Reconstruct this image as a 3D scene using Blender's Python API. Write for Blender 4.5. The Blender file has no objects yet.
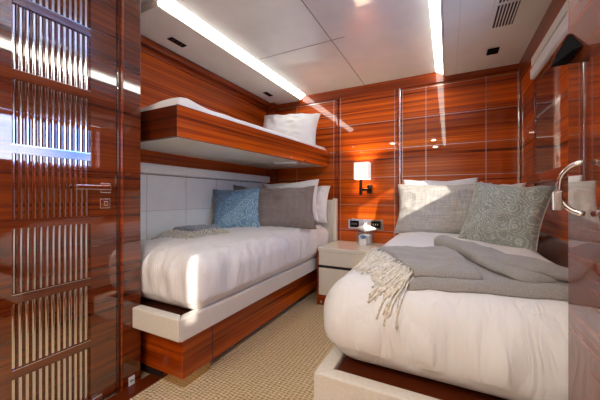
import bpy, bmesh, math, random
from mathutils import Vector, Matrix, noise
from mathutils.bvhtree import BVHTree
R = math.radians
random.seed(7)
S = bpy.context.scene
COL = S.collection

# ------------------------------------------------------------------ camera
cd = bpy.data.cameras.new('camera'); cam = bpy.data.objects.new('camera', cd); COL.objects.link(cam)
cam.location = (0, 0, 1.0); cam.rotation_euler = (R(90), 0, R(27.2))
cd.sensor_width = 36; cd.lens = 17.28; cd.shift_y = -3/600; cd.clip_start = 0.02
S.camera = cam
# ------------------------------------------------------------------ view
S.view_settings.view_transform = 'Standard'; S.view_settings.look = 'None'
S.view_settings.gamma = 1; S.view_settings.use_curve_mapping = False
S.view_settings.exposure = 0.2
# ------------------------------------------------------------------ sky
W = bpy.data.worlds.new('sky'); S.world = W; W.use_nodes = True
nt = W.node_tree; bgn = nt.nodes['Background']
tc = nt.nodes.new('ShaderNodeTexCoord'); nz = nt.nodes.new('ShaderNodeTexNoise'); rp = nt.nodes.new('ShaderNodeValToRGB')
nz.inputs['Scale'].default_value = 3.5; nz.inputs['Detail'].default_value = 5
rp.color_ramp.elements[0].position = .45; rp.color_ramp.elements[0].color = (.10, .32, .85, 1)
rp.color_ramp.elements[1].position = .68; rp.color_ramp.elements[1].color = (.85, .92, 1, 1)
nt.links.new(tc.outputs['Generated'], nz.inputs['Vector']); nt.links.new(nz.outputs['Fac'], rp.inputs['Fac'])
nt.links.new(rp.outputs['Color'], bgn.inputs['Color']); bgn.inputs['Strength'].default_value = 11.0
# ------------------------------------------------------------------ sun
sd = bpy.data.lights.new('sun', 'SUN'); sun = bpy.data.objects.new('sun', sd); COL.objects.link(sun)
sd.energy = 5.5; sd.angle = R(0.6); sd.color = (1, .93, .82)
sun.rotation_euler = Vector((-1.13, 1.44, -.65)).to_track_quat('-Z', 'Y').to_euler(); sun.location = (4, -4, 4)
# ------------------------------------------------------------------ cabin light strips, and unseen fill lights added behind the camera
STRIP = 9.0
def area(name, loc, rot, sx, sy, e, col):
    l = bpy.data.lights.new(name, 'AREA'); o = bpy.data.objects.new(name, l); COL.objects.link(o)
    l.shape = 'RECTANGLE'; l.size = sx; l.size_y = sy; l.energy = e; l.color = col
    o.location = loc; o.rotation_euler = rot; return o
for lx in (-1.05, -.25):
    for ly in (-.45, -1.3):
        a_ = area('added_fill_light', (lx, ly, 2.132), (0, 0, 0), .09, .09, 9.5, (1, .93, .84)); a_.data.shape = 'DISK'

# ================================================================== materials
def newmat(name):
    m = bpy.data.materials.new(name); m.use_nodes = True
    return m, m.node_tree, m.node_tree.nodes['Principled BSDF']
def setp(b, **k):
    for a, v in k.items():
        n = a.replace('_', ' ')
        b.inputs[n].default_value = v
def mapping(nt, scale, rot=(0, 0, 0)):
    t = nt.nodes.new('ShaderNodeTexCoord'); m = nt.nodes.new('ShaderNodeMapping')
    m.inputs['Scale'].default_value = scale; m.inputs['Rotation'].default_value = rot
    nt.links.new(t.outputs['Object'], m.inputs['Vector']); return m.outputs['Vector']
def noise_n(nt, vec, scale=1, detail=4, dist=0, rough=.55):
    n = nt.nodes.new('ShaderNodeTexNoise'); n.inputs['Scale'].default_value = scale
    n.inputs['Detail'].default_value = detail; n.inputs['Distortion'].default_value = dist
    n.inputs['Roughness'].default_value = rough
    nt.links.new(vec, n.inputs['Vector']); return n.outputs['Fac']
def ramp(nt, fac, stops):
    r = nt.nodes.new('ShaderNodeValToRGB'); e = r.color_ramp.elements
    while len(e) < len(stops): e.new(.5)
    for i, (p, c) in enumerate(stops): e[i].position = p; e[i].color = (*c, 1)
    nt.links.new(fac, r.inputs['Fac']); return r.outputs['Color']
def mixc(nt, fac, a, b, mode='MIX'):
    m = nt.nodes.new('ShaderNodeMix'); m.data_type = 'RGBA'; m.blend_type = mode
    for v, s in ((fac, 0), (a, 6), (b, 7)):
        if isinstance(v, (int, float)): m.inputs[s].default_value = v
        elif isinstance(v, tuple): m.inputs[s].default_value = (*v, 1)
        else: nt.links.new(v, m.inputs[s])
    return m.outputs[2]
def math_n(nt, op, a, b=0.0):
    m = nt.nodes.new('ShaderNodeMath'); m.operation = op
    for v, s in ((a, 0), (b, 1)):
        if isinstance(v, (int, float)): m.inputs[s].default_value = v
        else: nt.links.new(v, m.inputs[s])
    return m.outputs[0]
def bump(nt, b, h, strength=.3, dist=.01):
    n = nt.nodes.new('ShaderNodeBump'); n.inputs['Strength'].default_value = strength; n.inputs['Distance'].default_value = dist
    nt.links.new(h, n.inputs['Height']); nt.links.new(n.outputs['Normal'], b.inputs['Normal'])

def wood(name, dark, mid, light, s=1.0, rough=.3, coat=.6, gv='z'):
    m, nt, b = newmat(name)
    sc = {'z': (.5, .5, 42), 'x': (26, .55, 2), 'y': (.55, 26, 2)}[gv]
    sc2 = {'z': (.3, .3, 5), 'x': (5, .3, 1), 'y': (.3, 5, 1)}[gv]
    sc3 = {'z': (1.5, 1.5, 110), 'x': (110, 1.5, 6), 'y': (1.5, 110, 6)}[gv]
    f1 = noise_n(nt, mapping(nt, sc), s, 5, .8)
    f2 = noise_n(nt, mapping(nt, sc2), s, 3, .5)
    f3 = noise_n(nt, mapping(nt, sc3), s, 2, .2)
    c1 = ramp(nt, f1, [(.30, dark), (.43, mid), (.70, light)])
    c2 = ramp(nt, f2, [(.35, (.55, .5, .48)), (.6, (1.1, 1.1, 1.1))])
    c = mixc(nt, 1.0, c1, c2, 'MULTIPLY')
    c3 = ramp(nt, f3, [(.3, (.72, .68, .66)), (.6, (1.05, 1.05, 1.05))])
    c = mixc(nt, .7, c, c3, 'MULTIPLY')
    nt.links.new(c, b.inputs['Base Color'])
    setp(b, Roughness=.5, Coat_Weight=coat, Coat_Roughness=.02, Coat_IOR=1.65); b.inputs['Specular IOR Level'].default_value = .12
    return m
MW = wood('lacquered_mahogany', (.085, .010, .0004), (.47, .062, .0004), (.76, .148, .0008))
MWD = wood('dark_mahogany', (.03, .004, .001), (.09, .012, .001), (.16, .024, .002))
MWB = wood('door_mahogany', (.04, .006, .0006), (.135, .020, .001), (.24, .045, .001), coat=1.0); MWB.node_tree.nodes['Principled BSDF'].inputs['Coat IOR'].default_value = 2.0
MWR = wood('mirror_gloss_mahogany', (.05, .006, .0006), (.16, .02, .001), (.28, .045, .001)); MWR.node_tree.nodes['Principled BSDF'].inputs['Coat IOR'].default_value = 2.2; MWR.node_tree.nodes['Principled BSDF'].inputs['Coat Weight'].default_value = 1
MWV = wood('trim_mahogany', (.09, .009, .0005), (.27, .030, .0006), (.44, .068, .001))

def flat(name, col, rough=.5, metal=0, coat=0, spec=.5, nb=0, ns=200):
    m, nt, b = newmat(name)
    v = mapping(nt, (1, 1, 1)); f = noise_n(nt, v, 6, 3)
    c = ramp(nt, f, [(.3, tuple(x*.96 for x in col)), (.7, tuple(min(1, x*1.03) for x in col))])
    nt.links.new(c, b.inputs['Base Color'])
    setp(b, Roughness=rough, Metallic=metal, Coat_Weight=coat, Coat_Roughness=.03)
    b.inputs['Specular IOR Level'].default_value = spec
    if nb: bump(nt, b, noise_n(nt, v, ns, 2), nb, .002)
    return m
CEIL = flat('glossy_white_lacquer', (.74, .76, .75), .25, coat=1.0)
SOFF = flat('cream_headliner', (.76, .76, .70), .55, nb=.1)
CREAM = flat('cream_lacquer', (.78, .74, .64), .3, coat=.8)
CHROME = flat('polished_chrome', (.80, .80, .82), .06, metal=1)
DCHROME = flat('dark_bronze', (.10, .07, .06), .15, metal=1)
INLAY = flat('steel_inlay', (.55, .46, .40), .3, metal=1)
BLACK = flat('black_plastic', (.008, .008, .009), .8, spec=.02)
DARK = flat('dark_gap', (.015, .006, .004), .6)
BLIND = flat('white_blind_fabric', (.78, .79, .80), .7)
SHEETW = flat('white_sheet', (.83, .82, .82), .85, nb=.2, ns=60)
PORC = flat('white_porcelain', (.85, .85, .86), .2)
BLUEP = flat('blue_petals', (.10, .22, .45), .6)
TISSUE = flat('white_tissue', (.88, .88, .87), .9)
WPANEL = flat('white_leather_panel', (.80, .83, .79), .5, nb=.15, ns=90)
SEAM = flat('panel_seam', (.62, .63, .60), .7)
GREEN = flat('green_print', (.02, .30, .08), .5)
GOLD = flat('bronze_mirror', (.62, .45, .26), .16, metal=1)
SMOKED = flat('smoked_dark_mirror', (.05, .022, .018), .05, coat=1.0)
CABIN = flat('cabin_fabric', (.72, .66, .56), .8)

def emis(name, col, s):
    m, nt, b = newmat(name); setp(b, Roughness=.6)
    b.inputs['Base Color'].default_value = (*[min(1, c) for c in col], 1)
    b.inputs['Emission Color'].default_value = (*col, 1); b.inputs['Emission Strength'].default_value = s
    return m
STRIPM = emis('led_diffuser', (1, .97, .88), STRIP)
SHADEM = emis('lit_lamp_shade', (1, .95, .90), .45)
FILLM = emis('fill_lamp_diffuser', (1, .93, .84), 5)  # glow of the added fill lamps

def glass(name, gl=.08, tint=(1, 1, 1)):
    m, nt, b = newmat(name); nt.nodes.remove(b)
    t = nt.nodes.new('ShaderNodeBsdfTransparent'); g = nt.nodes.new('ShaderNodeBsdfGlossy'); mx = nt.nodes.new('ShaderNodeMixShader')
    t.inputs[0].default_value = (*tint, 1); g.inputs['Roughness'].default_value = .02; mx.inputs[0].default_value = gl
    nt.links.new(t.outputs[0], mx.inputs[1]); nt.links.new(g.outputs[0], mx.inputs[2])
    nt.links.new(mx.outputs[0], nt.nodes['Material Output'].inputs[0]); return m
GLASS = glass('window_glass'); JAR = glass('clear_acrylic', .12, (.97, .99, 1))

def carpet():
    m, nt, b = newmat('woven_carpet')
    v = mapping(nt, (1, 1, 1), (0, 0, 0))
    w = nt.nodes.new('ShaderNodeTexWave'); w.wave_type = 'BANDS'; w.bands_direction = 'X'
    w.inputs['Scale'].default_value = 13; w.inputs['Distortion'].default_value = 3.5; w.inputs['Detail Scale'].default_value = 9
    nt.links.new(v, w.inputs['Vector'])
    w2 = nt.nodes.new('ShaderNodeTexWave'); w2.wave_type = 'BANDS'; w2.bands_direction = 'Y'
    w2.inputs['Scale'].default_value = 19; w2.inputs['Distortion'].default_value = 6; nt.links.new(v, w2.inputs['Vector'])
    n = noise_n(nt, v, 110, 2)
    h = math_n(nt, 'ADD', math_n(nt, 'MULTIPLY', w.outputs['Fac'], .30), math_n(nt, 'MULTIPLY', w2.outputs['Fac'], .35))
    h = math_n(nt, 'ADD', h, math_n(nt, 'MULTIPLY', n, .6))
    c = ramp(nt, h, [(.35, (.42, .29, .15)), (.65, (.76, .58, .35)), (1.0, (.95, .80, .55))])
    nt.links.new(c, b.inputs['Base Color']); setp(b, Roughness=.95); bump(nt, b, h, .9, .012); return m
CARPET = carpet()

def weave(name, c1, c2, sx=300, sz=60, nb=.35, rough=.9, sheen=.2, rows=0):
    m, nt, b = newmat(name)
    f = noise_n(nt, mapping(nt, (sx, sx, sz)), 1, 2); g = noise_n(nt, mapping(nt, (sz, sz, sx)), 1, 2)
    h = math_n(nt, 'MULTIPLY', math_n(nt, 'ADD', f, g), .5)
    if rows:
        w = nt.nodes.new('ShaderNodeTexWave'); w.wave_type = 'BANDS'; w.bands_direction = 'DIAGONAL' if rows < 0 else 'X'
        w.inputs['Scale'].default_value = abs(rows); w.inputs['Distortion'].default_value = 2.5; w.inputs['Detail'].default_value = 1
        nt.links.new(mapping(nt, (1, .2, 1)), w.inputs['Vector'])
        h = math_n(nt, 'ADD', math_n(nt, 'MULTIPLY', h, .6), math_n(nt, 'MULTIPLY', w.outputs['Fac'], .4))
    nt.links.new(ramp(nt, h, [(.36, c1), (.62, c2)]), b.inputs['Base Color'])
    setp(b, Roughness=rough, Sheen_Weight=sheen); bump(nt, b, h, nb, .004); return m
LINENR = weave('rail_linen', (.66, .61, .53), (.76, .71, .63), 350, 120, .2)
TAUPE = weave('taupe_ribbed_cloth', (.15, .12, .108), (.32, .265, .24), 200, 60, .6, rows=30)
LINEN = weave('grey_linen', (.40, .375, .34), (.60, .57, .52), 110, 8, .4, rows=0)
THROW = weave('grey_wool', (.25, .235, .22), (.40, .375, .35), 420, 420, .5)
THROWD = weave('slate_wool', (.15, .17, .20), (.27, .30, .34), 420, 420, .5)
FRINGE = weave('cream_yarn', (.62, .56, .46), (.85, .80, .70), 100, 100, .4)
def cotton():
    m, nt, b = newmat('creased_white_cotton'); v = mapping(nt, (1, .5, .22), (0, 0, .5))
    b.inputs['Base Color'].default_value = (.80, .785, .78, 1); setp(b, Roughness=.8)
    n1 = noise_n(nt, v, 6.5, 2, 1.0, .45); n2 = noise_n(nt, v, 15, 2, 1.4, .5)
    r1 = math_n(nt, 'ABSOLUTE', math_n(nt, 'SUBTRACT', n1, .5)); r2 = math_n(nt, 'ABSOLUTE', math_n(nt, 'SUBTRACT', n2, .5))
    h = math_n(nt, 'ADD', math_n(nt, 'POWER', r1, .85), math_n(nt, 'MULTIPLY', r2, .5))
    bump(nt, b, h, .42, .05); return m
DUVET = cotton()

def damask(name, a, b_, c_, sc=9.0, split=False):
    m, nt, b = newmat(name)
    v = mapping(nt, (1, 0, 1))
    vo = nt.nodes.new('ShaderNodeTexVoronoi'); vo.inputs['Scale'].default_value = sc*1.3; nt.links.new(v, vo.inputs['Vector'])
    wv = math_n(nt, 'SINE', math_n(nt, 'MULTIPLY', vo.outputs['Distance'], 38))
    n = noise_n(nt, v, sc*2.6, 2, 1.8)
    w2 = math_n(nt, 'SINE', math_n(nt, 'MULTIPLY', n, 46))
    h = math_n(nt, 'ADD', math_n(nt, 'MULTIPLY', wv, .5), math_n(nt, 'MULTIPLY', w2, .5))
    fac = ramp(nt, h, [(.30, (0, 0, 0)), (.48, (1, 1, 1))])
    base = mixc(nt, fac, a, b_)
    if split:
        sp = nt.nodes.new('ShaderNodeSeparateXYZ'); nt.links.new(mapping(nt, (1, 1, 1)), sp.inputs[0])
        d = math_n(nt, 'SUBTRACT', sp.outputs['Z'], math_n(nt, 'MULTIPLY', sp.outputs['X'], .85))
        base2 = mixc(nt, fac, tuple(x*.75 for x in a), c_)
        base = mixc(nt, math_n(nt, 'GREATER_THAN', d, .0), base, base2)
    nt.links.new(base, b.inputs['Base Color']); setp(b, Roughness=.8, Sheen_Weight=.3); bump(nt, b, h, .3, .003); return m
SAGE = damask('sage_damask', (.30, .33, .29), (.56, .58, .52), (0, 0, 0), 10)
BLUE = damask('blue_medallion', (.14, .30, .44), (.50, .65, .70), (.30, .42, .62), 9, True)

# ================================================================== mesh helpers
def link(name, bm, mats, parent=None, smooth=False, kind=None, bev=0, loc=None, rot=None):
    me = bpy.data.meshes.new(name); bmesh.ops.recalc_face_normals(bm, faces=bm.faces); bm.to_mesh(me); bm.free()
    if not isinstance(mats, (list, tuple)): mats = [mats]
    for m in mats: me.materials.append(m)
    if smooth:
        for p in me.polygons: p.use_smooth = True
    o = bpy.data.objects.new(name, me); COL.objects.link(o)
    if parent: o.parent = parent
    if kind: o['kind'] = kind
    if loc: o.location = loc
    if rot: o.rotation_euler = rot
    if bev:
        b = o.modifiers.new('bevel', 'BEVEL'); b.width = bev; b.segments = 3; b.limit_method = 'ANGLE'; b.angle_limit = R(40)
        for p in me.polygons: p.use_smooth = True
        n = o.modifiers.new('wn', 'WEIGHTED_NORMAL'); n.keep_sharp = True
    return o
def box(bm, x0, x1, y0, y1, z0, z1, mi=0):
    v = [bm.verts.new((x, y, z)) for x in (x0, x1) for y in (y0, y1) for z in (z0, z1)]
    for f in ((0, 1, 3, 2), (4, 6, 7, 5), (0, 4, 5, 1), (2, 3, 7, 6), (0, 2, 6, 4), (1, 5, 7, 3)):
        bm.faces.new([v[i] for i in f]).material_index = mi
    return bm
def prism(bm, pts, z0, z1, mi=0):
    a = [bm.verts.new((x, y, z0)) for x, y in pts]; b = [bm.verts.new((x, y, z1)) for x, y in pts]
    n = len(pts); fs = [bm.faces.new(a[::-1]), bm.faces.new(b)]
    for i in range(n): fs.append(bm.faces.new((a[i], a[(i+1) % n], b[(i+1) % n], b[i])))
    for f in fs: f.material_index = mi
    return bm
def B(*boxes):
    bm = bmesh.new()
    for b in boxes: box(bm, *b)
    return bm
def tube(bm, pts, r, n=8, mi=0, caps=True, flat_=1.0):
    pts = [Vector(p) for p in pts]; rings = []
    up = Vector((0, 0, 1))
    for i, p in enumerate(pts):
        t = (pts[min(i+1, len(pts)-1)] - pts[max(i-1, 0)]).normalized()
        u = t.cross(up)
        if u.length < .05: u = t.cross(Vector((0, 1, 0)))
        u.normalize(); w = u.cross(t)
        rr = r[i] if isinstance(r, (list, tuple)) else r
        rings.append([bm.verts.new(p + (u*math.cos(a) + w*math.sin(a)*flat_)*rr) for a in [2*math.pi*k/n for k in range(n)]])
    for i in range(len(rings)-1):
        for k in range(n):
            bm.faces.new((rings[i][k], rings[i][(k+1) % n], rings[i+1][(k+1) % n], rings[i+1][k])).material_index = mi
    if caps:
        bm.faces.new(rings[0][::-1]).material_index = mi; bm.faces.new(rings[-1]).material_index = mi
    return bm
def lathe(bm, prof, n=24, c=(0, 0, 0), mi=0):
    rings = []
    for r, z in prof: rings.append([bm.verts.new((c[0]+r*math.cos(2*math.pi*k/n), c[1]+r*math.sin(2*math.pi*k/n), c[2]+z)) for k in range(n)])
    for i in range(len(rings)-1):
        for k in range(n): bm.faces.new((rings[i][k], rings[i][(k+1) % n], rings[i+1][(k+1) % n], rings[i+1][k])).material_index = mi
    return bm
def thing(name, label, cat, loc=(0, 0, 0), group=None):
    o = bpy.data.objects.new(name, None); COL.objects.link(o); o.location = loc; o.empty_display_size = .1
    return tag(o, label, cat, group)
def tag(o, label, cat, group=None):
    o['label'] = label; o['category'] = cat; o['kind'] = 'thing'
    if group: o['group'] = group
    return o
def keep(child, parent):   # parent a mesh built in world coordinates under an Empty standing elsewhere
    child.parent = parent; child.matrix_parent_inverse = Matrix.Translation(parent.location).inverted(); return child
def part(name, bm, mats, parent, **k):
    o = link(name, bm, mats, None, **k); keep(o, parent); return o
def sub(name, bm, mats, parent, **k):    # sub-part of a mesh part in world coordinates
    o = link(name, bm, mats, None, **k); o.parent = parent
    return o

# ================================================================== the setting
ST = 'structure'
YB = 2.94; XR = .53; XP = -1.49; H = 2.15; HS = 2.10
link('floor', B((-2.1, .9, -1.95, 3.1, -.08, 0)), CARPET, kind=ST)
link('trim_1', B((-1.49, -1.40, -1.80, YB, 0, .006)), MWD, kind=ST)                      # dark floor edge beside the partition
link('ceiling', B((-2.1, .9, -1.95, 3.1, H, H+.08)), CEIL, kind=ST)
cj = bmesh.new()
box(cj, -.763, -.757, -1.8, YB, H-.0012, H+.001); box(cj, -1.40, -.66, 1.982, 1.988, H-.0012, H+.001)
box(cj, -.66, -.12, .2, .206, H-.0012, H+.001)
link('trim_2', cj, flat('ceiling_joint', (.16, .14, .12), .5), kind=ST)                   # joints between ceiling panels
# back wall
bw = link('wall_back', B((-2.1, .9, YB+.012, YB+.12, 0, H)), MW, kind=ST)
zl = [2.03, 1.755, 1.48, 1.20, .92, .66, .40]
def panel(x0, x1, top, verts, y=YB):
    bm = B((x0, x1, y, y+.014, 0.0, top))
    e = .0017
    for z in [top-.012] + zl[1:]: box(bm, x0, x1, y-.0008, y+.002, z-e, z+e, 1)
    for x in verts: box(bm, x-e, x+e, y-.001, y+.002, 0, top, 1)
    return bm
sub('panel', panel(-1.90, -1.08, 2.05, [-1.55, -1.10]), [MW, INLAY], bw)
sub('panel', panel(-1.04, -.450, 2.075, [-1.022, -.466]), [MW, INLAY], bw)
sub('panel', panel(-.400, .530, 2.04, [-.392, -.184, .291, .513]), [MW, INLAY], bw)
sub('header', B((-1.93, .53, YB-.008, YB+.014, 2.055, HS+.05)), MWV, bw)
sub('pilaster', B((-1.078, -1.045, YB-.02, YB+.013, 0, 2.055)), MWV, bw, bev=.004)
sub('pilaster', B((-.448, -.425, YB-.02, YB+.013, 0, 2.055)), MWV, bw, bev=.004)
sub('chrome_strip', B((-.424, -.410, YB-.015, YB+.013, 0, 2.055)), CHROME, bw, bev=.004)
sub('chrome_strip', B((.516, .524, YB-.015, YB, 0, 2.055)), CHROME, bw, bev=.003)
sub('corner_post', B((-1.93, -1.80, YB-.10, YB+.01, 1.01, 1.32), (-1.93, -1.80, YB-.10, YB+.01, 1.58, HS)), MWV, bw, bev=.004)
# left (hull) wall
wl = link('wall_left', B((-2.05, -1.93, .98, 3.06, 0, H)), MWD, kind=ST)
sub('upper_panel', B((-1.93, -1.905, 1.0, YB, 1.24, 2.02)), MW, wl)
sub('cornice', B((-1.93, -1.85, 1.0, YB, 2.055, HS), (-1.93, -1.89, 1.0, YB, 2.015, 2.055)), MWV, wl, bev=.006)
wp = bmesh.new(); box(wp, -1.93, -1.90, 1.0, YB-.1, .30, 1.16)
for y in (1.32, 1.665, 2.01, 2.355, 2.70): box(wp, -1.901, -1.8988, y-.003, y+.003, .30, 1.16, 1)
for z in (.62, .90): box(wp, -1.901, -1.8988, 1.0, YB-.1, z-.003, z+.003, 1)
sub('white_panel', wp, [WPANEL, SEAM], wl)
sub('ledge', B((-1.93, -1.84, 1.0, YB-.12, 1.165, 1.235)), SOFF, wl, bev=.008)
# partition with the closet door
pt = link('wall_partition', B((-1.93, XP-.03, -1.8, 1.0, 0, H)), MWB, kind=ST)
sub('end_panel', B((XP-.03, XP, .876, 1.0, 0, H)), MWB, pt, bev=.003)
sub('bullnose', B((XP-.01, XP+.006, .890, .904, 0, H)), MWV, pt, bev=.005)
sub('edge_strip', B((XP, XP+.004, .882, .886, 0, H)), DARK, pt)
sub('jamb_panel', B((XP-.03, XP, -1.8, .42, 0, H)), MWD, pt, bev=.003)
d1 = link('door_1', bmesh.new(), MWB, kind=ST)
bm = bmesh.new()
y0, y1, zs = .426, .870, []
ys0, ys1 = .478, .752
box(bm, XP-.028, XP, y0, ys0, .02, 2.13); box(bm, XP-.028, XP, ys1, y1, .02, 2.13)
top = 2.13
rows = []
for k in range(7):
    zt = 1.747 + .005 - .2915*k + .2915*0; rows.append((zt-.255, zt))
rows = [(2.037-.255, 2.037)] + [(1.7455-.2915*k-.255, 1.7455-.2915*k) for k in range(0)] + []
rows = [(1.043+1-.2915*k-.257, 1.043+1-.2915*k) for k in range(7)]
zc = 2.13
for (a, b_) in rows:
    box(bm, XP-.028, XP, ys0, ys1, b_, zc); zc = a
box(bm, XP-.028, XP, ys0, ys1, .02, zc)
me = d1.data; bm.to_mesh(me); bm.free()
for (a, b_) in rows:
    rm = bmesh.new()
    box(rm, XP-.026, XP-.020, ys0, ys1, a, b_, 1)
    n = 13; st = (ys1-ys0)/n
    for i in range(n):
        yc = ys0 + st*(i+.5)
        # fluted chrome rod with a mahogany fin beside it
        prof = [(XP-.010 + .0016*math.sin(math.pi*j/8), yc-.003 - .0062*math.cos(math.pi*j/8)) for j in range(9)]
        lo = [rm.verts.new((x, y, a)) for x, y in prof]; hi = [rm.verts.new((x, y, b_)) for x, y in prof]
        for j in range(8):
            f = rm.faces.new((lo[j], lo[j+1], hi[j+1], hi[j])); f.smooth = True; f.material_index = 0
        box(rm, XP-.02, XP-.006, yc+.0045, yc+.0085, a, b_, 1)
    sub('slat_panel', rm, [CHROME, MWB], d1)
    sub('slat_edge', B((XP-.004, XP+.0005, ys0, ys1, a-.0002, a+.0018)), CHROME, d1)
hd = sub('door_handle', B((XP, XP+.012, .79, .838, 1.0, 1.048), (XP+.01, XP+.035, .80, .822, 1.015, 1.035), (XP+.030, XP+.044, .675, .822, 1.014, 1.036)), CHROME, d1, bev=.003)
hd.location.z = .02
sub('lock', B((XP, XP+.008, .79, .838, .945, .992), (XP+.006, XP+.016, .806, .822, .958, .980)), CHROME, d1, bev=.003)
sub('floor_latch', B((XP, XP+.012, .755, .80, .03, .055)), CHROME, d1, bev=.004)
# right wall with two windows
def right_wall():
    bm = bmesh.new(); x0, x1 = XR, XR+.2
    ya, yb, za, zb = .95, 1.865, 1.33, 1.785; yc, yd = -1.38, -1.06
    box(bm, x0, x1, -1.95, 3.1, 0, za); box(bm, x0, x1, -1.95, 3.1, zb, H)
    box(bm, x0, x1, -1.95, yc, za, zb); box(bm, x0, x1, yd, ya, za, zb); box(bm, x0, x1, yb, 3.1, za, zb)
    return bm
wr = link('wall_right', right_wall(), MW, kind=ST)
sub('crown_strip', B((XR-.012, XR, -1.8, YB-.012, 1.95, HS)), MWV, wr)
sub('sill_ledge', B((XR-.05, XR, .95, 2.45, 1.085, 1.145)), MWV, wr, bev=.005)
sub('frame_post', B((XR-.012, XR, 2.45, 2.50, 1.0, 1.95)), MWV, wr, bev=.003)
sub('dark_panel', B((XR-.006, XR, 2.07, 2.45, 1.15, 1.775)), SMOKED, wr)
sub('glossy_strip', B((XR-.010, XR, 2.03, 2.068, 1.15, 1.78)), CHROME, wr)
for i, (ya, yb) in enumerate(((.95, 1.865), (-1.38, -1.06))):
    w = link('window_%d' % (i+1), B((XR+.12, XR+.15, ya, ya+.03, 1.33, 1.785), (XR+.12, XR+.15, yb-.03, yb, 1.33, 1.785),
             (XR+.12, XR+.15, ya+.03, yb-.03, 1.33, 1.35), (XR+.12, XR+.15, ya+.03, yb-.03, 1.765, 1.785)), CHROME, kind=ST)
    sub('pane', B((XR+.132, XR+.138, ya+.03, yb-.03, 1.35, 1.765)), GLASS, w)
tr = link('trim_3', B((XR-.028, XR-.013, .2, 2.46, 1.885, 1.940)), SOFF, kind=ST, bev=.004)   # pale band above the blind
bl = thing('window_blind', 'white rolled up window blind under the right wall cornice', 'blind', (XR-.02, 1.7, 1.79))
part('cassette', B((XR-.035, XR-.001, .98, 2.455, 1.795, 1.862)), BLIND, bl, bev=.006)
part('bottom_bar', B((XR-.022, XR-.008, 1.0, 2.44, 1.780, 1.794)), CHROME, bl, bev=.002)
# front end behind the camera
link('wall_front', B((-2.1, .9, -1.95, -1.8, 0, H)), CABIN, kind=ST)
# soffits
link('trim_4', B((-1.85, -1.50, 1.10, YB-.008, HS, H)), SOFF, kind=ST, bev=.004)
link('trim_5', B((-.025, XR, -1.8, YB-.008, HS, H), ), SOFF, kind=ST)
link('trim_6', B((.062, .066, -1.8, YB-.01, HS-.0012, HS+.001)), SEAM, kind=ST)
# entry door leaf on the right, by the bed foot
ed = link('door_2', B((.25, .29, .14, .888, .01, 2.14)), MWR, kind=ST, bev=.003)
for ya in (.655, .700):
    sub('inlay', B((.2485, .252, ya, ya+.008, .02, 2.12)), DCHROME, ed)
rp_ = bmesh.new()
pts = []
for k in range(17):
    a = R(-90 + 180*k/16)
    pts.append((.25-.006-.036*math.cos(a), .775 + .018*math.cos(a), 1.018 + .052*math.sin(a)))
tube(rp_, pts, .0055, 10)
dh = sub('door_handle', rp_, CHROME, ed, smooth=True)
sub('handle_collar', B((.199, .213, .782, .798, .972, 1.012)), CHROME, ed, bev=.002)
bk = bmesh.new()
v = [bk.verts.new(p) for p in ((.247, .88, 1.345), (.247, .80, 1.345), (.247, .85, 1.385), (.215, .875, 1.342), (.232, .80, 1.342), (.243, .85, 1.387))]
# black wedge bracket on the leaf
bk.free()
bk = bmesh.new(); vs = [bk.verts.new(p) for p in ((.249, .885, 1.310), (.249, .80, 1.315), (.249, .87, 1.375), (.215, .882, 1.308), (.235, .81, 1.312), (.244, .872, 1.372))]
for f in ((0, 1, 2), (3, 5, 4), (0, 3, 4, 1), (1, 4, 5, 2), (2, 5, 3, 0)): bk.faces.new([vs[i] for i in f])
sub('bracket', bk, BLACK, ed)
# low wood at the right of the bed
link('baseboard_right', B((XR-.006, XR, .95, YB-.012, 0, .78)), MWB, kind=ST, bev=.01)

# ================================================================== ceiling lights and fittings
def strip(name, label, xa, za, xb, zb, y0, y1):
    t = thing(name, label, 'ceiling light', ((xa+xb)/2, (y0+y1)/2, za-.04), None)
    bm = bmesh.new(); d = .006
    for (xx, zz) in ((xa, za), (xb, zb)): pass
    q = [(xa, za), (xb, zb), (xb, zb+d), (xa, za+d)]
    a = [bm.verts.new((x, y0, min(z, H-.0005))) for x, z in q]; b = [bm.verts.new((x, y1, min(z, H-.0005))) for x, z in q]
    for i in range(4): bm.faces.new((a[i], a[(i+1) % 4], b[(i+1) % 4], b[i]))
    bm.faces.new(a[::-1]); bm.faces.new(b)
    part('diffuser', bm, STRIPM, t)
    s = -1 if xb < xa else 1
    lp = B((min(xb, xb+s*.012), max(xb, xb+s*.012), y0, y1, HS-.002, H-.001))
    part('lip', lp, SOFF, t, bev=.002)
    return t
strip('strip_light', 'long recessed light strip above the bunk, on the left of the ceiling', -1.43, H-.003, -1.485, HS+.008, 1.10, YB-.03)
strip('strip_light', 'recessed light strip in the ceiling over the right bed, left of the air vent', -.10, H-.003, -.040, HS+.008, -1.2, YB-.03)
def spot(y, label):
    x = -1.71
    t = thing('recessed_downlight', label, 'ceiling fitting', (x, y, HS), 'dark fittings under the left soffit')
    part('frame', B((x-.025, x+.025, y-.065, y+.065, HS-.005, HS)), BLACK, t, bev=.002)
    l = bmesh.new()
    for k in (-.035, 0, .035): lathe(l, [(0, -.0065), (.011, -.0065), (.013, -.005)], 14, (x, y+k, HS))
    part('lens', l, DCHROME, t)
spot(1.42, 'black rectangular downlight in the soffit above the foot of the bunk')
spot(2.58, 'black rectangular downlight in the soffit above the white bunk pillow')
av = thing('air_vent', 'white ceiling air grille with dark slots above the right bed', 'vent', (.305, 2.0, HS))
x0, x1, ya, yb = .235, .375, 1.62, 2.29
part('frame', B((x0, x1, ya, ya+.03, HS-.006, HS), (x0, x1, yb-.05, yb, HS-.006, HS), (x0, x0+.02, ya+.03, yb-.05, HS-.006, HS), (x1-.012, x1, ya+.03, yb-.05, HS-.006, HS), (x0+.02, x1-.012, 1.965, 1.985, HS-.006, HS)), SOFF, av)
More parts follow.
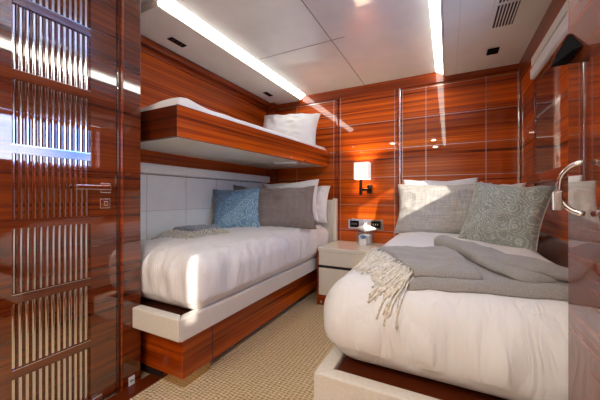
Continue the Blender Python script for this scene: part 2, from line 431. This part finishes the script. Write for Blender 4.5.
part('backing', B((x0+.005, x1-.005, ya+.005, yb-.005, HS-.0015, HS)), DARK, av)
for k in range(6):
    xx = x0+.032+.0165*k
    part('slat', B((xx, xx+.006, ya+.03, yb-.05, HS-.006, HS-.0015)), SOFF, av)
sp = thing('ceiling_speaker', 'small black square fitting on the soffit between vent and back wall', 'ceiling fitting', (.30, 2.59, HS))
part('housing', B((.262, .338, 2.54, 2.64, HS-.008, HS)), BLACK, sp, bev=.004)
part('grille', B((.272, .328, 2.552, 2.628, HS-.011, HS-.008)), BLACK, sp, bev=.001)
for lx in (-1.05, -.25):  # fixtures for the fill lights, added out of view to brighten the cabin
    for ly in (-.45, -1.3):
        el = thing('added_fill_lamp', 'small round chrome fill lamp added to the unseen ceiling behind the viewer', 'ceiling light', (lx, ly, H), 'added fill lamps')
        part('frame', lathe(bmesh.new(), [(.05, 0), (.065, 0), (.065, -.008), (.05, -.006), (.05, 0)], 24, (lx, ly, H)), CHROME, el, smooth=True)
        part('diffuser', lathe(bmesh.new(), [(0, -.003), (.05, -.003)], 24, (lx, ly, H)), FILLM, el)
es = thing('exit_sticker', 'small white sticker with green arrow low on the partition', 'sign', (XP, .96, .045))
part('plate', B((XP, XP+.002, .932, .965, .004, .052)), PORC, es)
g = bmesh.new(); yy = .955
box(g, XP+.002, XP+.0025, .945, .960, .026, .032)
vv = [g.verts.new((XP+.0026, *p)) for p in ((.937, .029), (.947, .021), (.947, .037))]; g.faces.new(vv)
part('arrow', g, GREEN, es)

# ================================================================== soft goods
def nz3(p, s, sd=0): return noise.noise(Vector((p[0]*s+sd, p[1]*s+sd*1.7, p[2]*s-sd)))
def rounded_box(hx, hy, hz, r, n=(60, 90, 22)):
    bm = bmesh.new(); cache = {}
    def vert(i, j, k):
        key = (i, j, k)
        if key not in cache:
            p = Vector((hx*(2*i/n[0]-1), hy*(2*j/n[1]-1), hz*(2*k/n[2]-1)))
            q = Vector((max(-hx+r, min(hx-r, p.x)), max(-hy+r, min(hy-r, p.y)), max(-hz+min(r, hz), min(hz-min(r, hz), p.z))))
            d = p-q
            if d.length > 1e-6:
                m = max(abs(d.x), abs(d.y), abs(d.z)); 
                p = q + d.normalized()*m if m < r else q + d.normalized()*r
            cache[key] = bm.verts.new(p)
        return cache[key]
    for a, b, c, fn in ((0, 1, 2, lambda i, j, e: (i, j, e*n[2])), (0, 2, 1, lambda i, j, e: (i, e*n[1], j)), (1, 2, 0, lambda i, j, e: (e*n[0], i, j))):
        for i in range(n[a]):
            for j in range(n[b]):
                for e in (0, 1):
                    bm.faces.new([vert(*fn(i, j, e)), vert(*fn(i+1, j, e)), vert(*fn(i+1, j+1, e)), vert(*fn(i, j+1, e))])
    bmesh.ops.recalc_face_normals(bm, faces=bm.faces)
    return bm
def duvet(x0, x1, y0, y1, z0, z1, r, crown, seed, wr=.012, taper=0):
    hx, hy, hz = (x1-x0)/2, (y1-y0)/2, (z1-z0)/2
    bm = rounded_box(hx, hy, hz, r); bm.normal_update()
    c = Vector(((x0+x1)/2, (y0+y1)/2, (z0+z1)/2))
    for v in bm.verts:
        p, nrm = v.co.copy(), v.normal.copy()
        u, w = p.x/hx, p.y/hy
        up = max(0, nrm.z)
        side = 1-abs(nrm.z)
        fold = 0
        ang = p.y*1.0 + p.x*1.15
        # folds that hang down the sides and fade over the top
        f1 = nz3((p.x, p.y, p.z*.16), 9, seed); f2 = nz3((p.x, p.y, p.z*.3), 24, seed+3)
        fold = (1-abs(f1)*2.2)*.8 + f2*.45
        top = nz3((p.x*.9+p.y*.5, p.y*.35, 0), 5, seed+9)*.7 + (1-2*abs(nz3((p.x*1.2-p.y*.6, p.y*.5+p.x*.3, 0), 3.2, seed+5)))*.5
        v.co = p + nrm*(wr*(side*fold*1.35 + up*(top*.8 + .35*(1-2.4*abs(nz3((p.x*.6+p.y*.9, p.y*.2-p.x*.5, 0), 11, seed+6)))))*(1 if nrm.z > -.4 else 0))
        if up > 0 or p.z > 0: v.co.z += crown*max(0, 1-u*u)**.5*max(0, 1-w**4)*max(0, p.z/hz)
        if p.z < 0: v.co.z += 0
        v.co += c
    return bm
def bed(side):
    pass
# ---- left bed
lb = thing('single_bed', 'left single bed with cream padded rail and mahogany base beside the white panels', 'bed', (-1.5, 1.9, 0))
part('base', B((-1.93, -1.225, 1.05, YB-.03, .05, .306)), MW, lb, bev=.004)
part('base_seam', B((-1.2262, -1.224, 1.262, 1.266, .05, .306)), DARK, lb)
part('foot_block', B((-1.40, -1.226, 1.062, 1.25, 0, .05)), GOLD, lb, bev=.003)
part('plinth', B((-1.93, -1.41, 1.06, YB-.03, 0, .05)), DARK, lb)
part('platform', B((-1.93, -1.18, 1.0, YB-.03, .3062, .395)), MWD, lb)
rl = bmesh.new()
prism(rl, [(-1.125, .95), (-1.125, 2.62), (-1.180, 2.62), (-1.180, 1.005)], .307, .415)
part('side_rail', rl, LINENR, lb, bev=.007)
rl = bmesh.new(); prism(rl, [(XP+.001, .95), (-1.127, .95), (-1.182, 1.004), (XP+.001, 1.004)], .307, .415)
part('foot_rail', rl, LINENR, lb, bev=.007)
hb = part('headboard', B((-1.9, -1.087, 2.865, 2.915, .40, .97), ), CREAM, lb, bev=.006)
h2 = B((-1.085, -1.045, 2.86, 2.915, .54, .985))
sub('headboard_frame', h2, CREAM, hb, bev=.005).location = (0, 0, 0)
bm = duvet(-1.875, -1.106, 1.026, 2.845, .400, .695, .10, .035, 3.1, .016)
TL = BVHTree.FromBMesh(bm)
o = link('duvet', bm, DUVET, smooth=True); tag(o, 'white duvet and mattress on the left bed under the bunk', 'bedding')
# ---- right bed
rb = thing('single_bed', 'right single bed with cream padded rail, nearest the camera', 'bed', (.06, 1.9, 0))
part('base', B((-.30, .50, 1.0, YB-.03, .0, .306)), MW, rb, bev=.004)
part('platform', B((-.345, .50, .945, YB-.03, .3062, .395)), MWD, rb)
rl = bmesh.new(); prism(rl, [(-.405, .886), (-.405, 2.90), (-.350, 2.90), (-.350, .938)], .25, .410)
part('side_rail', rl, LINENR, rb, bev=.007)
rl = bmesh.new(); prism(rl, [(-.403, .886), (.50, .889), (.50, .938), (-.348, .938)], .25, .410)
part('foot_rail', rl, LINENR, rb, bev=.007)
bm = duvet(-.425, .505, .945, 2.90, .398, .690, .135, .035, 11.4, .015)
TR = BVHTree.FromBMesh(bm)
o = link('duvet', bm, DUVET, smooth=True); tag(o, 'white duvet and mattress on the right bed under the grey throw', 'bedding')
def zt(tree, x, y, z=1.6, dflt=.45):
    h = tree.ray_cast(Vector((x, y, z)), Vector((0, 0, -1)))
    return h[0].z if h[0] else dflt

# ---- bunk
bu = thing('bunk_bed', 'upper mahogany bunk above the left bed', 'bed', (-1.55, 2.0, 1.33))
fx0, fx1, fy0, fy1 = -1.29, -1.157, 1.07, YB-.022
def fxa(y): return fx0 + (fx1-fx0)*(y-fy0)/(fy1-fy0)
bb = bmesh.new(); prism(bb, [(fx0, fy0), (fx1, fy1), (fx1-.03, fy1), (fx0-.03, fy0+.03)], 1.328, 1.497)
part('front_board', bb, MW, bu, bev=.003)
bb = bmesh.new(); prism(bb, [(fx0-.0005, fy0), (fx0-.03, fy0+.0299), (-1.90, fy0+.03), (-1.90, fy0)], 1.328, 1.497)
part('foot_board', bb, MWD, bu, bev=.003)
bb = bmesh.new(); prism(bb, [(fx0-.031, fy0+.031), (fx1-.031, fy1), (-1.902, fy1), (-1.902, fy0+.031)], 1.332, 1.39)
part('underside_panel', bb, SOFF, bu)
bb = bmesh.new(); prism(bb, [(fx0-.004, fy0+.002), (fxa(2.7)-.004, 2.7), (fxa(2.7)-.008, 2.7), (fx0-.008, fy0+.004)], 1.497, 1.500)
part('trim_line', bb, MWD, bu)
br = bmesh.new(); tube(br, [(-1.45, 2.3, 1.322), (-1.24, 2.38, 1.322)], .007, 8); box(br, -1.26, -1.23, 2.365, 2.395, 1.315, 1.333)
part('support_bar', br, CHROME, bu)
for y in (2.20, 2.42):
    part('latch', B((fxa(y)-.006, fxa(y)+.004, y-.02, y+.02, 1.338, 1.348)), CHROME, bu, bev=.002)
# mattress with a slanting front
bm = rounded_box(.5, .5, .5, .499, (30, 80, 8)); bm.free()
mm = bmesh.new(); nx, ny = 26, 80
g = {}
for j in range(ny+1):
    y = fy0+.02 + (YB-.06-fy0)*j/ny
    xa, xb = -1.895, fxa(y)-.006
    for i in range(nx+1):
        u = i/nx; x = xa+(xb-xa)*u
        e = min(1, (1-u)/.06, 1); ey = min(1, (j/ny)/.04)
        hump = .028*math.exp(-((j/ny-.03)/.05)**2)*math.exp(-((u-.85)/.25)**2)
        hh = 1.500 + (.036+.015*math.sin(math.pi*min(1, u*1.0)))*(1-(1-e)**2)**.5*(1-(1-ey)**2)**.5 + hump + .004*nz3((x, y, 0), 9, 2)
        g[i, j] = mm.verts.new((x, y, hh))
for j in range(ny):
    for i in range(nx): mm.faces.new((g[i, j], g[i+1, j], g[i+1, j+1], g[i, j+1]))
edge = [g[i, 0] for i in range(nx+1)] + [g[nx, j] for j in range(1, ny+1)] + [g[i, ny] for i in range(nx-1, -1, -1)] + [g[0, j] for j in range(ny-1, 0, -1)]
low = [mm.verts.new((v.co.x - (.028 if v.co.x > -1.6 else 0) , v.co.y + (.026 if v.co.y < 1.2 else 0), 1.391)) for v in edge]
for k in range(len(edge)): mm.faces.new((edge[k], low[k], low[(k+1) % len(edge)], edge[(k+1) % len(edge)]))
mm.faces.new(low)
TB = BVHTree.FromBMesh(mm)
o = link('bunk_mattress', mm, SHEETW, smooth=True); tag(o, 'thin white sheeted mattress lying in the upper bunk', 'mattress')

def pillow(name, label, cat, w, h, t, mat, center, yaw, lean, roll=0, seed=1., pinch=.095, wr=.011, group=None, pipe=None, squash=0):
    """cushion standing in its local XZ plane, front face towards local -Y"""
    bm = bmesh.new(); N = 44; G = {}
    for s in (0, 1):
        for i in range(N+1):
            for j in range(N+1):
                if s == 1 and (i in (0, N) or j in (0, N)): G[s, i, j] = G[0, i, j]; continue
                u, v = 2*i/N-1, 2*j/N-1
                u_, v_ = math.copysign(abs(u)**.9, u), math.copysign(abs(v)**.9, v)
                x = u_*w/2*(1-pinch*(1-v_*v_)*abs(u_)**1.5); z = v_*h/2*(1-pinch*(1-u_*u_)*abs(v_)**1.5)
                th = t/2*((1-abs(u)**2.6)*(1-abs(v)**2.6))**.55
                if squash: th *= 1 + squash*(-v)*.6
                f = (1-2*abs(nz3((u*1.1, v*.8, s*3), 2.2, seed)))*wr*1.3 + nz3((u, v, s), 5, seed+4)*wr
                f *= ((1-u*u)*(1-v*v))**.3 if abs(u) < 1 and abs(v) < 1 else 0
                z += .012*nz3((u*1.5, v, 0), 1.5, seed+7)
                G[s, i, j] = bm.verts.new((x, (-1 if s == 0 else 1)*(th + f), z))
    for s in (0, 1):
        for i in range(N):
            for j in range(N):
                q = [G[s, i, j], G[s, i+1, j], G[s, i+1, j+1], G[s, i, j+1]]
                bm.faces.new(q if s == 0 else q[::-1])
    o = link(name, bm, mat, smooth=True)
    o.rotation_euler = (Matrix.Rotation(yaw, 3, 'Z') @ Matrix.Rotation(-lean, 3, 'X') @ Matrix.Rotation(roll, 3, 'Y')).to_euler()
    o.location = center
    tag(o, label, cat, group)
    if pipe:
        pb = bmesh.new(); pts = []
        for k in range(4*24+1):
            a = k/24; sidei = int(a) % 4; f = 2*(a-int(a))-1
            u, v = [(f, -1), (1, f), (-f, 1), (-1, -f)][sidei]
            u_, v_ = math.copysign(abs(u)**.9, u), math.copysign(abs(v)**.9, v)
            pts.append((u_*w/2*(1-pinch*(1-v_*v_)*abs(u_)**1.5), 0, v_*h/2*(1-pinch*(1-u_*u_)*abs(v_)**1.5)+.012*nz3((u*1.5, v, 0), 1.5, seed+7)))
        tube(pb, pts, .004, 6, caps=False); link('piping', pb, pipe, o, smooth=True)
    return o
def z_on(tree, x, y, h, lean): return zt(tree, x, y) + h/2*math.cos(lean)
# left bed pillows (back to front)
pillow('bed_pillow', 'white pillow standing furthest right against the left headboard', 'pillow', .48, .40, .15, SHEETW, (-1.33, 2.757, .93), R(4), R(16), 0, 2., group='white pillows of the left bed')
pillow('bed_pillow', 'white pillow with tall corner just behind the taupe cushion', 'pillow', .62, .45, .14, SHEETW, (-1.43, 2.545, .950), R(10), R(18), R(-4), 5., group='white pillows of the left bed')
pillow('taupe_cushion', 'taupe ribbed cushion mostly hidden behind the blue cushion', 'cushion', .46, .40, .11, TAUPE, (-1.675, 2.29, .918), R(30), R(18), R(4), 8.)
pillow('taupe_cushion', 'taupe ribbed cushion in full view right of the blue cushion', 'cushion', .60, .42, .13, TAUPE, (-1.35, 2.29, .900), R(20), R(20), R(-3), 9.)
pillow('blue_cushion', 'square blue patterned cushion standing on the left bed', 'cushion', .42, .385, .15, BLUE, (-1.685, 2.035, .893), R(30), R(16), R(-2), 12., pipe=BLUE)
# bunk pillow
pillow('bunk_pillow', 'white pillow standing at the head of the upper bunk', 'pillow', .64, .41, .15, SHEETW, (-1.49, 2.64, 1.70), R(12), R(22), R(3), 15., pinch=.07, wr=.014)
# right bed pillows
pillow('bed_pillow', 'white pillow behind the grey linen cushion on the right bed', 'pillow', .60, .46, .13, SHEETW, (-.075, 2.76, .94), R(0), R(14), 0, 21., group='white pillows of the right bed')
pillow('bed_pillow', 'white pillow behind the sage cushion in the right corner', 'pillow', .30, .42, .11, SHEETW, (.36, 2.70, .915), R(-12), R(16), R(3), 24., group='white pillows of the right bed')
pillow('linen_cushion', 'pale grey ribbed linen cushion leaning at the head of the right bed', 'cushion', .70, .45, .16, LINEN, (-.05, 2.55, .905), R(-2), R(24), R(0), 27.)
pillow('sage_cushion', 'square sage green damask cushion on the right bed', 'cushion', .44, .42, .15, SAGE, (.292, 2.12, .885), R(-32), R(20), R(6), 31., pipe=LINEN)

# ---- throws
def lerp(a, b, t): return a+(b-a)*t
def quad(c, u, v):   # c = A(0,0) B(0,1) D(1,1) E(1,0)
    a = Vector(c[0]).lerp(Vector(c[1]), v); b = Vector(c[3]).lerp(Vector(c[2]), v); return a.lerp(b, u)
def cloth_layer(bm, tree, corners, z0, th, n=(50, 24), wr=.006, seed=1., bump_fn=None):
    top = {}; bot = {}
    for i in range(n[0]+1):
        for j in range(n[1]+1):
            u, v = i/n[0], j/n[1]; p = quad(corners, u, v)
            wob = .012*nz3((p.x, p.y, 0), 6, seed); p = Vector((p.x+wob*.5, p.y+wob, 0))
            e = min(1, u/.05, (1-u)/.05, v/.07, (1-v)/.07); e = (1-(1-e)**2)**.5
            b = zt(tree, p.x, p.y)+.002+z0
            z = b + th*(.35+.65*e) + wr*(1-2*abs(nz3((p.x, p.y*1.6, 0), 7, seed+2)))*e + wr*.5*nz3((p.x, p.y, 0), 22, seed)
            if bump_fn: z += bump_fn(u, v)*e
            top[i, j] = bm.verts.new((p.x, p.y, max(z, b+.003))); bot[i, j] = bm.verts.new((p.x, p.y, b))
    for i in range(n[0]):
        for j in range(n[1]):
            bm.faces.new((top[i, j], top[i+1, j], top[i+1, j+1], top[i, j+1])); bm.faces.new((bot[i, j], bot[i, j+1], bot[i+1, j+1], bot[i+1, j]))
    for i in range(n[0]):
        bm.faces.new((top[i, 0], bot[i, 0], bot[i+1, 0], top[i+1, 0])); bm.faces.new((top[i, n[1]], top[i+1, n[1]], bot[i+1, n[1]], bot[i, n[1]]))
    for j in range(n[1]):
        bm.faces.new((top[0, j], top[0, j+1], bot[0, j+1], bot[0, j])); bm.faces.new((top[n[0], j], bot[n[0], j], bot[n[0], j+1], top[n[0], j+1]))
def roll(bm, tree, path, widths, hts, z0, seed=1., n=20):
    """flattened, folded roll of cloth lying along a path"""
    P = [Vector((*p, 0)) for p in path]; m = 40; rings = []
    for k in range(m+1):
        t = k/m*(len(P)-1); i = min(int(t), len(P)-2); f = t-i
        c = P[i].lerp(P[i+1], f); d = (P[min(i+1, len(P)-1)]-P[i]).normalized(); s = Vector((-d.y, d.x, 0))
        w = lerp(widths[i], widths[i+1], f); h = lerp(hts[i], hts[i+1], f)
        if k in (0, m): w *= .55; h *= .6
        if k in (1, m-1): w *= .9; h *= .93
        b = zt(tree, c.x, c.y)+z0
        ring = []
        for q in range(n):
            a = 2*math.pi*q/n; ca, sa = math.cos(a), math.sin(a)
            r = 1+.10*nz3((ca, sa, t*1.4), 1.6, seed)
            off = s*(w*math.copysign(abs(ca)**.8, ca)*r); z = b + h + h*math.copysign(abs(sa)**.8, sa)*r
            ring.append(bm.verts.new((c.x+off.x, c.y+off.y, z)))
        rings.append(ring)
    for k in range(m):
        for q in range(n): bm.faces.new((rings[k][q], rings[k][(q+1) % n], rings[k+1][(q+1) % n], rings[k+1][q]))
    bm.faces.new(rings[0][::-1]); bm.faces.new(rings[-1])
def fringe(tree, a, b, direction, n, ln, z0, rad=.0035, spread=.35):
    bm = bmesh.new(); a = Vector((*a, 0)); b = Vector((*b, 0)); d = Vector((*direction, 0)).normalized()
    for k in range(n):
        p = a.lerp(b, (k+random.uniform(-.4, .4))/(n-1)); L = ln*random.uniform(.7, 1.15)
        ang = random.uniform(-spread, spread); dd = Matrix.Rotation(ang, 3, 'Z') @ d; pts = []
        cur = random.uniform(-.5, .5)
        z1 = z0*random.uniform(.6, 1.3)
        while L > .02 and zt(tree, p.x+dd.x*L, p.y+dd.y*L) < zt(tree, p.x, p.y)-.13: L *= .9
        for s in range(7):
            t = s/6; q = p + dd*(L*t) + Vector((-dd.y, dd.x, 0))*(cur*L*.25*math.sin(t*4))
            pts.append((q.x, q.y, max(zt(tree, q.x, q.y), zt(tree, p.x, p.y)-.12)+rad+.001 + z1*(1-t)**1.5 + .004*random.random()))
        tube(bm, pts, [rad, rad, rad*1.5, rad, rad, rad*1.3, rad*1.9], 5)
    return bm
# right throw
bm = bmesh.new()
A = (-.335, 1.43); Bc = (-.115, 1.02); Dd = (.40, 1.09); E = (.14, 1.52)
cloth_layer(bm, TR, [A, Bc, Dd, E], 0, .018, seed=3)
A2 = (-.31, 1.43); B2 = (-.10, 1.05); D2 = (.10, 1.09); E2 = (.02, 1.50)
cloth_layer(bm, TR, [A2, B2, D2, E2], .021, .020, seed=5, wr=.007)
roll(bm, TR, [(-.035, 1.60), (.03, 1.50), (.12, 1.37), (.20, 1.25), (.27, 1.15)], [.045, .05, .07, .085, .07], [.034, .034, .028, .020, .012], .012, 2.)
roll(bm, TR, [(.12, 1.33), (.22, 1.28), (.32, 1.24), (.385, 1.22)], [.06, .085, .075, .05], [.024, .026, .020, .014], .014, 6.)
o = link('throw_blanket', bm, THROW, smooth=True); tag(o, 'grey wool throw folded across the foot of the right bed', 'throw blanket')
fb = fringe(TR, (-.33, 1.44), (-.105, 1.045), (-.75, -.52), 150, .10, .030, .0022)
fb2 = fringe(TR, (-.30, 1.36), (-.115, 1.04), (-.45, -.9), 110, .13, .026, .0022)
me2 = bpy.data.meshes.new('t'); fb2.to_mesh(me2); fb2.free(); fb.from_mesh(me2)
link('fringe', fb, FRINGE, o, smooth=True)['label'] = 'cream tasselled fringe'
# left throw
bm = bmesh.new()
cloth_layer(bm, TL, [(-1.80, 1.36), (-1.55, 1.38), (-1.50, 1.62), (-1.80, 1.68)], 0, .02, n=(30, 30), seed=13)
cloth_layer(bm, TL, [(-1.81, 1.46), (-1.60, 1.48), (-1.55, 1.66), (-1.80, 1.70)], .022, .028, n=(30, 30), seed=15)
o = link('throw_blanket', bm, THROWD, smooth=True); tag(o, 'small slate grey throw folded on the left bed by the wall', 'throw blanket')
fb = fringe(TL, (-1.80, 1.38), (-1.54, 1.40), (.15, -1), 80, .08, .03, .0024, .9)
fb2 = fringe(TL, (-1.55, 1.39), (-1.50, 1.62), (1, -.5), 50, .08, .03, .0024, .9)
me2 = bpy.data.meshes.new('t'); fb2.to_mesh(me2); fb2.free(); fb.from_mesh(me2)
link('fringe', fb, weave('ecru_yarn', (.42, .39, .34), (.72, .68, .60)), o, smooth=True)['label'] = 'cream knotted fringe'

# ================================================================== nightstand
ns = thing('nightstand', 'cream two-drawer nightstand with mahogany side between the beds', 'nightstand', (-.8, 2.7, 0))
part('carcass', B((-1.085, -1.068, 2.455, YB-.022, .0, .515), (-1.068, -.46, 2.475, YB-.022, .0, .50), (-1.068, -.46, 2.47, 2.475, 0, .08)), MWV, ns, bev=.002)
part('top', B((-1.07, -.455, 2.44, YB-.022, .500, .538)), CREAM, ns, bev=.006)
for (a, b_) in ((.375, .499), (.10, .348)):
    d = part('drawer', B((-1.064, -.462, 2.447, 2.474, a, b_)), CREAM, ns, bev=.004)
part('finger_groove', B((-1.064, -.462, 2.462, 2.474, .3485, .3745)), DARK, ns)
part('foot_pin', B((-1.05, -1.03, 2.45, 2.47, .02, .05)), CHROME, ns)
# acrylic tissue box
tb = thing('tissue_box', 'clear acrylic box with white tissues on the nightstand', 'tissue box', (-.72, 2.82, .538))
bx = bmesh.new(); x0, x1, y0, y1, z0, z1 = -.805, -.655, 2.775, 2.905, .5385, .662; t = .003
for q in ((x0, x1, y0, y0+t, z0, z1), (x0, x1, y1-t, y1, z0, z1), (x0, x0+t, y0+t, y1-t, z0, z1), (x1-t, x1, y0+t, y1-t, z0, z1), (x0+t, x1-t, y0+t, y1-t, z1-t, z1)): box(bx, *q)
part('case', bx, JAR, tb)
part('tissue_stack', B((x0+.02, x1-.02, y0+.012, y1-.012, z0, z0+.085)), TISSUE, tb, bev=.006)
ts = bmesh.new(); cx, cy = (x0+x1)/2, (y0+y1)/2; rings = []
for k in range(12):
    t_ = k/11; r0 = .012+.070*math.sin(min(1, t_*1.5)*math.pi)*(1-.25*t_); ring = []
    for q in range(28):
        a = 2*math.pi*q/28; r = r0*(1+.28*math.sin(3*a+1+t_)+.16*math.sin(7*a+3*t_))
        ring.append(ts.verts.new((cx-.008+r*1.05*math.cos(a)+.012*t_, cy+r*.6*math.sin(a), z1-.004+.088*t_+.012*math.sin(2*a+t_)*t_)))
    rings.append(ring)
for k in range(11):
    for q in range(28): ts.faces.new((rings[k][q], rings[k][(q+1) % 28], rings[k+1][(q+1) % 28], rings[k+1][q]))
part('tissue', ts, TISSUE, tb, smooth=True)
# small cup with blue flowers, in front
cp = thing('flower_cup', 'small white square cup with blue flowers before the tissue box', 'cup', (-.715, 2.735, .538))
part('cup', B((-.752, -.690, 2.712, 2.766, .5385, .598)), PORC, cp, bev=.005)
fl = bmesh.new()
for k in range(16):
    a = random.uniform(0, 6.28); r = random.uniform(0, .022)
    mtx = Matrix.Translation((-.721+r*math.cos(a)*1.1, 2.739+r*math.sin(a)*.9, .606+random.uniform(0, .020)))
    bmesh.ops.create_icosphere(fl, subdivisions=2, radius=random.uniform(.010, .014), matrix=mtx @ Matrix.Scale(.7, 4, Vector((0, 0, 1))))
part('flowers', fl, BLUEP, cp, smooth=True)

# ================================================================== wall plate and sconce
sk = thing('socket_plate', 'chrome plate with two dark sockets on the back wall above nightstand', 'socket', (-.76, YB, .73))
part('plate', B((-.935, -.575, YB-.009, YB-.001, .668, .772)), CHROME, sk, bev=.003)
for xa in (-.915, -.695):
    s_ = part('socket', B((xa, xa+.095, YB-.012, YB-.009, .685, .755)), BLACK, sk, bev=.002)
    sub('pin_holes', B(*[(xa+.018+.022*k, xa+.026+.022*k, YB-.0128, YB-.012, .712, .730) for k in range(3)]), INLAY, s_)
sc_ = thing('wall_sconce', 'wall lamp with square white shade on a dark chrome arm', 'wall lamp', (-.75, YB, 1.15))
part('wall_plate', B((-.735, -.685, YB-.018, YB-.001, 1.035, 1.125)), DCHROME, sc_, bev=.004)
ar = B((-.725, -.700, YB-.105, YB-.018, 1.060, 1.085), (-.790, -.700, YB-.110, YB-.085, 1.060, 1.085), (-.790, -.762, YB-.112, YB-.084, 1.02, 1.175))
part('arm', ar, DCHROME, sc_, bev=.003)
sh = bmesh.new(); x0, x1, y0, y1, z0, z1, t = -.832, -.690, YB-.150, YB-.035, 1.178, 1.342, .003
for q in ((x0, x1, y0, y0+t, z0, z1), (x0, x1, y1-t, y1, z0, z1), (x0, x0+t, y0+t, y1-t, z0, z1), (x1-t, x1, y0+t, y1-t, z0, z1)): box(sh, *q)
part('lamp_shade', sh, SHADEM, sc_)
part('bulb', lathe(bmesh.new(), [(0, 0), (.012, .002), (.016, .03), (.022, .055), (.012, .08), (0, .085)], 14, (-.776, YB-.1, 1.20)), emis('bulb_glow', (1, .75, .5), 20), sc_, smooth=True)
pl = bpy.data.lights.new('sconce_light', 'POINT'); plo = bpy.data.objects.new('sconce_light', pl); COL.objects.link(plo)
pl.energy = 9; pl.color = (1, .72, .45); pl.shadow_soft_size = .03; plo.location = (-.776, YB-.09, 1.275)
